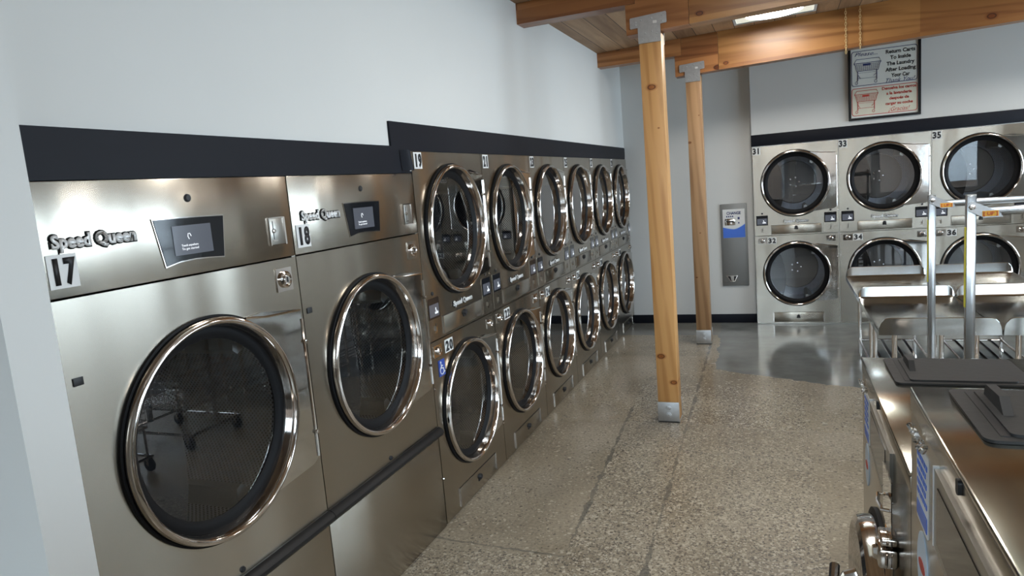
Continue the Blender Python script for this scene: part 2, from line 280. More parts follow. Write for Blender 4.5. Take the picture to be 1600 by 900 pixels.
# ------------------------------------------------------------------ mesh helpers
class MB:
    def __init__(s, mat='brushed_steel'):
        s.bm = bmesh.new(); s.mats = [mat]; s.cur = 0; s.uv = None
    def mat(s, m):
        if m not in s.mats: s.mats.append(m)
        s.cur = s.mats.index(m); return s
    def _f(s, vs):
        try: f = s.bm.faces.new(vs)
        except ValueError: return None
        f.material_index = s.cur; return f
    def face(s, pts): return s._f([s.bm.verts.new(p) for p in pts])
    def box(s, x0, x1, y0, y1, z0, z1, bev=0):
        v = [s.bm.verts.new((x, y, z)) for x in (x0, x1) for y in (y0, y1) for z in (z0, z1)]
        fs = [s._f([v[i] for i in q]) for q in ((0, 1, 3, 2), (4, 6, 7, 5), (0, 4, 5, 1), (2, 3, 7, 6), (0, 2, 6, 4), (1, 5, 7, 3))]
        if bev:
            es = list({e for f in fs for e in f.edges})
            r = bmesh.ops.bevel(s.bm, geom=es, offset=bev, segments=2, affect='EDGES', profile=.5)
            for f in r['faces']: f.material_index = s.cur
        return s
    def prism(s, pts, y0, y1):                       # outline in x,z pushed along y
        a = [s.bm.verts.new((x, y0, z)) for x, z in pts]; c = [s.bm.verts.new((x, y1, z)) for x, z in pts]
        s._f(a); s._f(c[::-1]); n = len(pts)
        for i in range(n): s._f([a[i], c[i], c[(i+1) % n], a[(i+1) % n]])
        return s
    def extrude(s, pts, axis, a0, a1):               # closed outline pushed along x ('x': pts are y,z) or z ('z': pts are x,y)
        mk = (lambda p, t: (t, p[0], p[1])) if axis == 'x' else (lambda p, t: (p[0], p[1], t))
        a = [s.bm.verts.new(mk(p, a0)) for p in pts]; c = [s.bm.verts.new(mk(p, a1)) for p in pts]
        s._f(a); s._f(c[::-1]); n = len(pts)
        for i in range(n): s._f([a[i], c[i], c[(i+1) % n], a[(i+1) % n]])
        return s
    def tube(s, p0, p1, r, n=12, r2=None):
        p0, p1 = Vector(p0), Vector(p1); d = (p1-p0).normalized(); u = d.orthogonal().normalized(); w = d.cross(u); r2 = r if r2 is None else r2
        a = [s.bm.verts.new(p0+(u*math.cos(2*PI*i/n)+w*math.sin(2*PI*i/n))*r) for i in range(n)]
        c = [s.bm.verts.new(p1+(u*math.cos(2*PI*i/n)+w*math.sin(2*PI*i/n))*r2) for i in range(n)]
        s._f(a[::-1]); s._f(c)
        for i in range(n): s._f([a[i], a[(i+1) % n], c[(i+1) % n], c[i]])
        return s
    def path(s, pts, r, n=10):
        pts = [Vector(p) for p in pts]; rings = []
        u = (pts[1]-pts[0]).normalized().orthogonal().normalized()
        for k, p in enumerate(pts):
            d = (pts[min(k+1, len(pts)-1)]-pts[max(k-1, 0)]).normalized(); u = (u-d*u.dot(d)).normalized(); w = d.cross(u)
            rings.append([s.bm.verts.new(p+(u*math.cos(2*PI*i/n)+w*math.sin(2*PI*i/n))*r) for i in range(n)])
        for A, C in zip(rings, rings[1:]):
            for i in range(n): s._f([A[i], A[(i+1) % n], C[(i+1) % n], C[i]])
        s._f(rings[0][::-1]); s._f(rings[-1]); return s
    def lathe(s, prof, cx, cz, n=72, closed=False, uv=False):     # (r, y) turned about the line x=cx, z=cz
        rings = []
        for r, y in prof:
            if r < 1e-6: rings.append([s.bm.verts.new((cx, y, cz))])
            else: rings.append([s.bm.verts.new((cx+r*math.cos(2*PI*i/n), y, cz+r*math.sin(2*PI*i/n))) for i in range(n)])
        pairs = list(zip(rings, rings[1:])) + ([(rings[-1], rings[0])] if closed else [])
        for A, C in pairs:
            for i in range(n):
                j = (i+1) % n
                if len(A) == 1 and len(C) == 1: continue
                if len(A) == 1: s._f([A[0], C[j], C[i]])
                elif len(C) == 1: s._f([A[i], A[j], C[0]])
                else: s._f([A[i], A[j], C[j], C[i]])
        return s
    def holed(s, x0, x1, z0, z1, cx, cz, r, y0, y1, n=72):        # plate with a round hole
        angs = sorted(set([2*PI*i/n for i in range(n)] + [math.atan2(zz-cz, xx-cx) % (2*PI) for xx in (x0, x1) for zz in (z0, z1)]))
        def edge(a):
            c, t = math.cos(a), math.sin(a); k = 1e9
            if c > 1e-9: k = min(k, (x1-cx)/c)
            if c < -1e-9: k = min(k, (x0-cx)/c)
            if t > 1e-9: k = min(k, (z1-cz)/t)
            if t < -1e-9: k = min(k, (z0-cz)/t)
            return cx+c*k, cz+t*k
        R = []
        for a in angs:
            ex, ez = edge(a); hx, hz = cx+r*math.cos(a), cz+r*math.sin(a)
            R.append([s.bm.verts.new(p) for p in ((hx, y0, hz), (ex, y0, ez), (ex, y1, ez), (hx, y1, hz))])
        for i in range(len(R)):
            A, C = R[i], R[(i+1) % len(R)]
            for k in range(4): s._f([A[k], A[(k+1) % 4], C[(k+1) % 4], C[k]])
        return s
    def data(s, name, smooth=32):
        bm = s.bm; bmesh.ops.remove_doubles(bm, verts=bm.verts, dist=1e-6)
        bmesh.ops.recalc_face_normals(bm, faces=bm.faces)
        if s.mats == ['door_glass']:
            for f in bm.faces:
                if f.normal.y > 0: f.normal_flip()
        for v in bm.verts: v.co *= S
        for f in bm.faces: f.smooth = True
        lim = math.radians(smooth)
        for e in bm.edges:
            e.smooth = not (len(e.link_faces) == 2 and e.calc_face_angle(0) > lim)
        me = bpy.data.meshes.new(name); bm.to_mesh(me); bm.free()
        for m_ in s.mats: me.materials.append(MATS[m_])
        return me
    def build(s, name, parent=None, label=None, smooth=32):
        return link(name, s.data(name, smooth), parent, label)
def link(name, me, parent=None, label=None, loc=None, rot=None):
    o = bpy.data.objects.new(name, me); COL.objects.link(o)
    if parent: o.parent = parent
    if label: o['label'] = label
    if loc is not None: o.location = Vector(loc)*S
    if rot is not None: o.rotation_euler = rot
    return o
def tag(o, label, cat, group=None, kind=None):
    o['label'] = label; o['category'] = cat
    if group: o['group'] = group
    if kind: o['kind'] = kind
    return o
def thing(name, label, cat, loc, rotz=0, group=None):
    o = bpy.data.objects.new(name, None); COL.objects.link(o); o.empty_display_size = .1
    o.location = Vector(loc)*S; o.rotation_euler = (0, 0, rotz)
    return tag(o, label, cat, group)
def struct(name, mb):
    o = mb.build(name); o['kind'] = 'structure'; return o
CACHE = {}
def cmesh(key, fn):
    if key not in CACHE: q_ = fn(); CACHE[key] = q_.data(key, getattr(q_, 'sm', 32))
    return CACHE[key]
TXT = {}
def cap_height(_c=[]):
    if not _c:
        cu = bpy.data.curves.new('letters', 'FONT'); cu.body = 'H'; ob = bpy.data.objects.new('letters', cu); COL.objects.link(ob)
        me = bpy.data.meshes.new_from_object(ob.evaluated_get(bpy.context.evaluated_depsgraph_get())); ys = [v.co.y for v in me.vertices]
        _c.append(max(ys)-min(ys)); bpy.data.objects.remove(ob); bpy.data.curves.remove(cu); bpy.data.meshes.remove(me)
    return _c[0]
def text_mesh(s, w, h, mat, bold=.0, depth=.002, shear=0, align='CENTER', spacing=1.0, lines=1):
    key = (s, w, h, mat, bold, shear)
    if key in TXT: return TXT[key]
    cu = bpy.data.curves.new('letters', 'FONT'); cu.body = s; cu.size = 1; cu.offset = bold; cu.extrude = .0; cu.shear = shear; cu.align_x = align; cu.space_character = spacing; cu.resolution_u = 3
    ob = bpy.data.objects.new('letters', cu); COL.objects.link(ob)
    dg = bpy.context.evaluated_depsgraph_get(); me = bpy.data.meshes.new_from_object(ob.evaluated_get(dg))
    bpy.data.objects.remove(ob); bpy.data.curves.remove(cu)
    bm = bmesh.new(); bm.from_mesh(me)
    r = bmesh.ops.extrude_face_region(bm, geom=list(bm.faces)); 
    for v in [g for g in r['geom'] if isinstance(g, bmesh.types.BMVert)]: v.co.z += 1
    xs = [v.co.x for v in bm.verts]; ys = [v.co.y for v in bm.verts]
    x0, x1 = min(xs), max(xs); y0, y1 = -bold, cap_height()+bold
    if w is None: w = (x1-x0)*h/(y1-y0)
    for v in bm.verts:
        x, y, z = v.co
        v.co = Vector((((x-x0)/(x1-x0)-.5)*w, -z*depth, ((y-y0)/(y1-y0)-.5)*h))*S
    bmesh.ops.recalc_face_normals(bm, faces=bm.faces)
    bm.to_mesh(me); bm.free(); me.materials.clear(); me.materials.append(MATS[mat]); me.name = 'letters'
    TXT[key] = me; return me
def rrect(x0, x1, z0, z1, r, n=5):
    P = []
    for cx, cz, a in ((x1-r, z1-r, 0), (x0+r, z1-r, 90), (x0+r, z0+r, 180), (x1-r, z0+r, 270)):
        for i in range(n+1):
            t = math.radians(a+90*i/n); P.append((cx+r*math.cos(t), cz+r*math.sin(t)))
    return P

# ------------------------------------------------------------------ room shell
struct('floor', MB('concrete').box(-1.1, RX, FY, BY+1.1, -.1, 0))
CZ = lambda x: 3.475+.03*x
def slab(x0, x1, y0, y1, t, mat, base=CZ):
    b = MB(mat); v = [(x, y, base(x)+d) for x in (x0, x1) for y in (y0, y1) for d in (0, t)]
    vs = [b.bm.verts.new(p) for p in v]
    for q in ((0, 1, 3, 2), (4, 6, 7, 5), (0, 4, 5, 1), (2, 3, 7, 6), (0, 2, 6, 4), (1, 5, 7, 3)): b._f([vs[i] for i in q])
    return b
struct('ceiling', slab(-.6, RX, FY, BY+1.1, .1, 'planks'))
b = MB('white_paint'); b.box(-.45, -.013, 1.25, Y0_-.002, 2.142, 3.55); b.box(-.45, -.013, Y0_-.002, BY+.12, 2.265, 3.55)
struct('wall_left', b)
struct('wall_left_front', MB('white_paint').box(-.6, -.35, FY, 1.12, 0, 3.55))
struct('wall_stub', MB('white_paint').box(-.6, .15, 1.12, 1.25, 0, 3.56))
b = MB('white_paint'); b.box(-.0125, 1.62, BY, BY+.12, 0, 3.62)
struct('wall_back', b)
b = MB('white_paint'); b.box(1.62, RX, 9.40, BY, 2.27, 3.75); b.box(4.575, RX, 9.42, BY, 0, 2.27)
struct('wall_back_bulkhead', b)
struct('wall_rear', MB('white_paint').box(-1.1, RX, BY+1.0, BY+1.1, 0, 3.75))
b = MB('white_paint')
ys = [FY]
for y0, y1, z0, z1 in WIN_R:
    b.box(RX, RX+.12, ys[-1], y0, 0, 3.75); b.box(RX, RX+.12, y0, y1, 0, z0); b.box(RX, RX+.12, y0, y1, z1, 3.75); ys.append(y1)
b.box(RX, RX+.12, ys[-1], BY, 0, 3.75); struct('wall_right', b)
b = MB('white_paint'); xs = [-.6]
for x0, x1, z0, z1 in WIN_F:
    b.box(xs[-1], x0, FY-.12, FY, 0, 3.75); b.box(x0, x1, FY-.12, FY, 0, z0); b.box(x0, x1, FY-.12, FY, z1, 3.75); xs.append(x1)
b.box(xs[-1], RX+.12, FY-.12, FY, 0, 3.75); struct('wall_front', b)
for i, (x0, x1, z0, z1) in enumerate(WIN_F+WIN_R):
    b = MB('aluminium'); g = MB('window_glass'); t = .04
    if i < len(WIN_F): bx = lambda a, c, z_, z__: b.box(a, c, FY-.09, FY-.04, z_, z__)
    else: bx = lambda a, c, z_, z__: b.box(RX+.04, RX+.09, a, c, z_, z__)
    bx(x0, x0+t, z0, z1); bx(x1-t, x1, z0, z1); bx(x0+t, x1-t, z0, z0+t); bx(x0+t, x1-t, z1-t, z1); bx((x0+x1)/2-t/2, (x0+x1)/2+t/2, z0+t, z1-t)
    o = b.build('window_%d' % (i+1)); o['kind'] = 'structure'
    if i < len(WIN_F): g.box(x0+t, x1-t, FY-.067, FY-.063, z0+t, z1-t)
    else: g.box(RX+.063, RX+.067, x0+t, x1-t, z0+t, z1-t)
    g.build('window_pane', o)
b = MB('brick'); b.box(-12, 18, -15, -14.5, -.1, 3.6); b.mat('aluminium'); b.box(2.0, 3.4, -14.49, -14.45, .3, 2.6); b.box(7.5, 9.5, -14.49, -14.45, .8, 2.4); b.mat('gasket').box(2.1, 3.3, -14.45, -14.44, .4, 2.5)
struct('wall_across_the_street', b)
struct('floor_outside', MB('asphalt').box(-14, 22, -20, FY-.13, -.2, -.1))
# black painted bands and baseboards
b = MB('band_black'); b.prism([(0, 2.139), (2.195, 2.139), (2.195, 2.262), (8.10, 2.262), (8.12, 2.30), (8.12, 2.40), (8.105, 2.412), (1.995, 2.418), (1.995, 2.286), (0, 2.292)], 0, .012)
o = b.build('trim_1'); o['kind'] = 'structure'; o.location = Vector((0.0, 1.35, 0))*S; o.rotation_euler = (0, 0, PI/2)
b = MB('band_black'); b.box(1.615, 4.60, 9.385, 9.40, 2.268, 2.41, .003); struct('trim_2', b)
b = MB('band_black'); b.box(0.0, 1.618, BY-.014, BY, 0, .116, .003); struct('baseboard_back', b)
b = MB('band_black')          # curled strip of black vinyl beside the top of machine 19
pts = []
for k in range(9):
    t = k/8; pts.append((.004+.035*math.sin(t*2.4), 3.42+.10*t-.03*t*t, 2.17))
A = [b.bm.verts.new((x, y, 2.265)) for x, y, z in pts]; C = [b.bm.verts.new((x*1.2, y+.01, 2.15)) for x, y, z in pts]
for k in range(8): b._f([A[k], A[k+1], C[k+1], C[k]])
bmesh.ops.solidify(b.bm, geom=list(b.bm.faces), thickness=.003)
b.mat('white_label').box(.002, .006, 3.515, 3.528, 2.15, 2.262)
o = b.build('trim_3'); o['kind'] = 'structure'

# ------------------------------------------------------------------ timber posts and beams
def bracket_bolt(b, x, y, z, r=.022):
    b.lathe([(0, y-.016), (r*.55, y-.016), (r*.6, y-.008), (r, y-.006), (r*1.1, y)], x, z, 6)
def post(x0, x1, y0, y1, ztop, mat, label):
    t = thing('timber_post', label, 'post', ((x0+x1)/2, (y0+y1)/2, 0), 0, None)
    hx, hy = (x1-x0)/2, (y1-y0)/2
    MB(mat).box(-hx, hx, -hy, hy, .012, ztop, .006).build('post_shaft', t)
    b = MB('galvanised'); b.box(-hx-.004, hx+.004, -hy-.008, -hy-.001, 0, .172, .001); b.box(-hx-.004, hx+.004, hy+.001, hy+.008, 0, .172, .001); b.box(-hx-.004, hx+.004, -hy-.008, hy+.008, -.0, .010)
    o = b.build('base_bracket', t, 'galvanised steel base bracket')
    b = MB('galvanised'); bracket_bolt(b, 0, -hy-.008, .125); bracket_bolt(b, .002, -hy-.008, .065); b.build('bolt', o)
    b = MB('galvanised')
    sh = [(-hx-.002, ztop-.07), (hx+.002, ztop-.07), (hx+.002, ztop+.055), (hx+.045, ztop+.058), (hx+.05, ztop+.065), (hx+.05, ztop+.13), (hx+.045, ztop+.14), (-hx-.055, ztop+.125), (-hx-.06, ztop+.118), (-hx-.06, ztop+.05), (-hx-.055, ztop+.045), (-hx-.002, ztop+.048)]
    b.prism(sh, -hy-.008, -hy-.001)
    o = b.build('top_bracket', t, 'galvanised steel T-shaped bracket'); MB('galvanised').prism(sh, hy+.001, hy+.008).build('top_bracket', t)
    b = MB('galvanised')
    for px, pz in ((-.1, .09), (-.06, .1), (.02, .105), (.1, .115), (.1, .075), (-.1, .07), (-.05, -.04), (.05, -.045), (-.03, 0), (.02, .01), (.055, -.01)):
        b.lathe([(0, -hy-.013), (.005, -hy-.012), (.007, -hy-.008)], px, ztop+pz, 8)
    b.build('nail', o); o2 = MB('white_label'); o2.prism(rrect(.03, .06, ztop+.065, ztop+.085, .004), -hy-.010, -hy-.0085); o2.build('bracket_sticker', o)
    return t
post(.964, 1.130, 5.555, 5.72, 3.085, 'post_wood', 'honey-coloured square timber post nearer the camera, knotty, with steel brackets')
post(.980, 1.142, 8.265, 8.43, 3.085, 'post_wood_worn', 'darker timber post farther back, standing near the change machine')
def beam(name, x0, x1, y0, y1, zb0, slope, mat, t=None, step=None):
    b = MB(mat); zt = lambda x: CZ(x)-.002
    pts = [(x0, zb0), (x1, zb0+slope*(x1-x0)), (x1, zt(x1)), (x0, zt(x0))]
    if step: pts = [(x0, zb0), (x1, zb0+slope*(x1-x0)), (x1, zt(x1)), (x0+step, zt(x0+step)), (x0+step, 3.322), (x0, 3.320)]
    b.prism(pts, y0, y1); return b
for y0, lab, lab2 in ((5.56, 'nearer', 'short timber beam from the left wall to the nearer post'), (8.27, 'farther', 'short timber beam from the left wall to the farther post')):
    y1 = y0+.165
    t = thing('ceiling_beam', lab2, 'beam', (0, y0, 3.31)); t.location = (0, 0, 0)
    beam('w', -.02, .945, y0, y1, 3.312, .006, 'wall_beam_wood').build('timber', t)
    t = thing('ceiling_beam', 'deep laminated timber beam running right above the %s post' % lab, 'beam', (0, 0, 0))
    beam('m', 1.345, RX-.02, y0, y1, 3.108, .031, 'beam_wood').build('timber', t)
    b = MB('wall_beam_wood'); zt = lambda x: CZ(x)-.002
    b.prism([(.872, 3.09), (1.342, 3.1079), (1.342, zt(1.342)), (.948, zt(.948)), (.948, 3.315), (.872, 3.315)], y0, y1); b.build('beam_end', t, 'darker butt end of the beam over the post')
# gold chains hung over the farther beam
for x in (2.612, 2.745):
    b = MB('rope'); zb = 3.108+.031*(x-1.345)
    z = 3.55; k = 0
    while z > zb-.02:
        r, w = .0085, .003
        pts = [(x+(r*math.cos(a) if k % 2 else 0), 8.255+(0 if k % 2 else r*.8*math.cos(a)), z-.018+.018*math.sin(a)) for a in [i*PI/4 for i in range(9)]]
        b.path(pts, w, 5); z -= .028; k += 1
    tag(b.build('hanging_chain'), 'thin gold chain hanging in front of the farther beam, %s of the two' % ('left' if x < 2.7 else 'right'), 'chain', 'gold chains')
# ceiling lamps: the one between the beams, and unseen ones added as fill
for i, (x, y, lab_) in enumerate(((1.93, 7.1, 'rectangular white ceiling light with a bright round diffuser between the two beams'), (5.2, 7.1, 'rectangular ceiling light added as fill beyond the right edge, between the beams'),
                   (1.93, 3.4, 'rectangular ceiling light added as fill over the washers, nearer the camera'), (5.2, 3.4, 'rectangular ceiling light added as fill at the right, nearer the camera'), (3.4, .2, 'rectangular ceiling light added as fill behind the camera'))):
    t = thing('ceiling_light', lab_, 'ceiling light', (x, y, CZ(x)-.06), 0, 'ceiling lights')
    t.rotation_euler = (0, -.03, 0)
    b = MB('white_paint'); b.box(-.385, .385, -.72, .72, .03, .059); b.box(-.385, .385, -.72, -.69, .0, .03); b.box(-.385, .385, .69, .72, .0, .03); b.box(-.385, -.36, -.69, .69, .0, .03); b.box(.36, .385, -.69, .69, .0, .03)
    b.build('frame', t)
    MB('lamp_panel').box(-.36, .36, -.69, .69, .006, .016).build('diffuser', t)
    b = MB('lamp_disc'); b.extrude([(.0+.26*math.cos(i*PI/24), .40+.26*math.sin(i*PI/24)) for i in range(48)], 'z', -.004, .005); b.build('lamp_disc', t)

# ------------------------------------------------------------------ dryer door shared by every tumbler
R0 = .405
def door_set(t, cx, cz, r, hinge_x, key):
    """door > glass, gasket, hinge_plate (> hinge_rod), deflector; drum stays with the cabinet"""
    k = r/R0
    P_ = lambda L_: [(a*k, y) for a, y in L_]
    def ring():
        b = MB('chrome'); b.lathe(P_([(.400, -.002), (.405, -.014), (.405, -.030), (.402, -.038), (.396, -.042), (.390, -.043), (.384, -.040), (.379, -.032), (.376, -.014), (.372, .008), (.369, .019), (.376, .019), (.387, .0)]), cx, cz, 96, closed=True); return b
    d = link('door', cmesh(key+'ring', ring), t, 'round door with a chrome ring')
    def gask():
        b = MB('gasket'); b.lathe(P_([(.414, .0005), (.414, -.010), (.406, -.012), (.400, -.004), (.400, .0005)]), cx, cz, 96, closed=True)
        b.lathe(P_([(.371, .016), (.358, .012), (.336, .018), (.326, .025), (.326, .030), (.371, .030)]), cx, cz, 96, closed=True); return b
    link('gasket', cmesh(key+'gask', gask), d, 'black rubber seal')
    link('glass', cmesh(key+'glass', lambda: MB('door_glass').lathe([(0, .026), (.328*k, .026)], cx, cz, 64)), d)
    def defl():
        b = MB('gasket'); a0, a1 = math.radians(128), math.radians(238); n = 20
        arc = [(cx+.329*k*math.cos(a0+(a1-a0)*i/n), cz+.329*k*math.sin(a0+(a1-a0)*i/n)) for i in range(n+1)]
        x_, z0_, z1_ = arc[0][0], arc[-1][1], arc[0][1]
        inn = []
        for i in range(1, n):
            u = i/n; zz = z0_+(z1_-z0_)*u; inn.append((arc[-1][0]*(1-u)+arc[0][0]*u+.055*k*math.sin(PI*u)**.8, zz))
        b.prism(arc+inn, .034, .046); return b
    link('deflector', cmesh(key+'defl', defl), d, 'dark curved blade behind the glass')
    def plate():
        b = MB('polished_plate'); a0, a1 = math.radians(66), math.radians(-64); n = 16
        arc = [(cx+.398*k*math.cos(a0+(a1-a0)*i/n), cz+.398*k*math.sin(a0+(a1-a0)*i/n)) for i in range(n+1)]
        hx = hinge_x
        b.prism(arc[::-1]+[(cx+.28*k, cz+.372*k), (hx-.03, cz+.345*k), (hx, cz+.335*k), (hx, cz-.315*k), (hx-.035, cz-.335*k)][::1], -.012, -.002); return b
    p_ = link('hinge_plate', cmesh(key+'plate', plate), d, 'polished hinge plate covered in clear film')
    def rod():
        b = MB('chrome'); b.path([(hinge_x, -.014, cz-.31*k), (hinge_x, -.014, cz+.30*k)], .006, 8)
        for q in (-.2, .2): b.lathe([(0, -.026), (.009, -.024), (.011, -.016)], hinge_x, cz+q*k, 8)
        b.path([(cx+.185*k, -.016, cz+.368*k), (cx+.30*k, -.018, cz+.350*k), (hinge_x-.01, -.018, cz+.338*k)], .0045, 6); return b
    link('hinge_rod', cmesh(key+'rod', rod), p_)
    def drum():
        b = MB('drum'); n = 64
        uvl = b.bm.loops.layers.uv.new('UVMap')
        def quad(vs, uvs):
            f = b._f(vs)
            for lp, q in zip(f.loops, uvs): lp[uvl].uv = q
        prev = None
        for y in (.04, .62):
            rg = [b.bm.verts.new((cx+.375*k*math.cos(2*PI*i/n), y, cz+.375*k*math.sin(2*PI*i/n))) for i in range(n)]
            if prev:
                for i in range(n):
                    j = (i+1) % n; a, c = 2*PI*.375*i/n, 2*PI*.375*(i+1)/n
                    quad([prev[i], prev[j], rg[j], rg[i]], [(a, .04), (c, .04), (c, .62), (a, .62)])
            prev = rg
        f = b._f(prev)
        for lp in f.loops: lp[uvl].uv = (lp.vert.co.x, lp.vert.co.z)
        b.mat('drum_plate').lathe([(0, .60), (.27*k, .60), (.28*k, .617)], cx, cz, 48)
        b.mat('chrome')
        for q in range(5): b.lathe([(0, .585), (.012, .588), (.014, .60)], cx+.06*math.cos(q*1.2566), cz+.06*math.sin(q*1.2566), 8)
        # lifting ribs
        b.mat('matte_steel')
        for q in range(3):
            a = .9+q*2*PI/3; c0 = Vector((math.cos(a), 0, math.sin(a))); tt = Vector((-math.sin(a), 0, math.cos(a)))
            ctr = Vector((cx, 0, cz)); v = []
            for y in (.06, .60):
                for (rr, ss) in ((.374, -.05), (.30, -.015), (.30, .015), (.374, .05)):
                    v.append(b.bm.verts.new(ctr+c0*rr*k+tt*ss+Vector((0, y, 0))))
            for i in range(3): b._f([v[i], v[i+1], v[i+5], v[i+4]])
            b._f([v[0], v[1], v[2], v[3]])
        return b
    link('drum', cmesh(key+'drum', drum), t, 'dark perforated drum')
def text(parent, s, x, z, y, w, h, mat='ink', bold=.02, name='lettering', **k):
    return link(name, text_mesh(s, w, h, mat, bold, **k), parent, None, (x, y, z))
def number(t, s, x0, x1, z0, z1, y=-.001):
    o = link('number_plate', cmesh('np%.3f_%.3f' % (x1-x0, z1-z0), lambda: MB('white_label').box(0, x1-x0, -.0025, 0, 0, z1-z0)), t, 'white number sticker reading %s' % s, (x0, y, z0))
    w, h = x1-x0, z1-z0; n = len(s)
    for i, ch in enumerate(s):
        cw_ = w*.40*(.42 if ch == '1' else 1)
        link('numeral', text_mesh(ch, cw_, h*.80, 'ink', .045), o, None, (w*(.27+.47*i), -.003, h*.5))
def badge(t, cx, cz, w, h):
    o = link('brand_badge', text_mesh('Speed Queen', w*1.03, h*1.16, 'ink', .095, depth=.003), t, 'raised brand badge with black outline', (cx, -.001, cz))
    link('badge_letters', text_mesh('Speed Queen', w, h*.98, 'badge_metal', .045, depth=.003), o, None, (0, -.004, 0))
def display(t, key, x0, x1, z0, z1):
    def f():
        b = MB('black_gloss'); b.prism(rrect(x0, x1, z0, z1, .006), -.004, 0)
        b.mat('brushed_steel'); b.box(x0-.006, x1+.006, -.0025, 0, z0-.118, z1+.008); return b
    d = link('payment_panel', cmesh(key+'f', f), t, 'small panel with a dark display above a card slot')
    w, h = x1-x0, z1-z0
    link('screen', cmesh(key+'s', lambda: MB('screen_grey').box(x0+w*.08, x1-w*.08, -.0055, -.004, z0+h*.10, z0+h*.70)), d)
    def g():
        b = MB('screen_text'); b.box(x0+w*.60, x0+w*.66, -.0065, -.0055, z0+h*.40, z0+h*.52); b.box(x0+w*.54, x0+w*.82, -.0065, -.0055, z0+h*.22, z0+h*.32); b.box(x0+w*.62, x0+w*.74, -.0065, -.0055, z0+h*.34, z0+h*.38); return b
    link('screen_text', cmesh(key+'g', g), d)
    def sl():
        b = MB('chrome'); c = (x0+x1)/2; b.box(c-.006, c+.004, -.012, -.0025, z0-.075, z0-.045); b.box(c-.015, c+.015, -.006, -.0025, z0-.085, z0-.078); b.mat('ink').box(c+.005, c+.009, -.004, -.002, z0-.07, z0-.03); return b
    link('card_slot', cmesh(key+'l', sl), d)
    def dot():
        b = MB('ink'); b.lathe([(0, -.004), (.011, -.004), (.012, 0)], (x0+x1)/2+.003, z1+.026, 14); return b
    link('sensor_dot', cmesh(key+'d', dot), t)
def coin_lock(t, key, x0, x1, z0, z1):
    def f():
        b = MB('chrome'); b.prism(rrect(x0, x1, z0, z1, .004), -.005, 0)
        return b
    d = link('coin_lock', cmesh(key+'p', f), t, 'small chrome lock plate')
    def g():
        cx, cz, r = (x0+x1)/2, (z0+z1)/2, min(x1-x0, z1-z0)*.36
        b = MB('chrome'); b.lathe([(r, -.005), (r, -.014), (r*.8, -.018), (r*.55, -.012), (r*.45, -.02), (0, -.02)], cx, cz, 24)
        b.mat('ink').box(cx-r*.1, cx+r*.1, -.0215, -.019, cz-r*.3, cz+r*.3); return b
    link('lock_barrel', cmesh(key+'b', g), d)
def lint(t, key, x0, x1, z0, z1, lockz):
    def f():
        b = MB('gasket'); b.box(x0-.003, x1+.003, -.001, .001, z0-.003, z1+.003)
        b.mat('brushed_steel').box(x0, x1, -.006, 0, z0, z1, .002); b.mat('chrome'); b.box(x0-.004, x0, -.008, 0, z0, z1); b.box(x1, x1+.004, -.008, 0, z0, z1); return b
    d = link('lint_drawer', cmesh(key+'f', f), t, 'flat lint drawer front')
    def g():
        b = MB('ink'); c = (x0+x1)/2; b.lathe([(0, -.022), (.016, -.022), (.020, -.012), (.020, -.006)], c, lockz, 16); b.box(c-.022, c+.022, -.010, -.006, lockz-.028, lockz-.006, .003); return b
    link('lock', cmesh(key+'g', g), d, 'black lock')
def casing(key, w, h, dep):
    def f():
        b = MB('matte_steel'); t_ = .012
        b.box(0, t_, .012, dep, 0, h); b.box(w-t_, w, .012, dep, 0, h); b.box(t_, w-t_, .012, dep, h-t_, h); b.box(t_, w-t_, .012, dep, 0, t_); b.box(t_, w-t_, dep-t_, dep, t_, h-t_)
        return b
    return cmesh(key, f)
H = 2.26; WS = 1.0; CU, CL = 1.780, .648
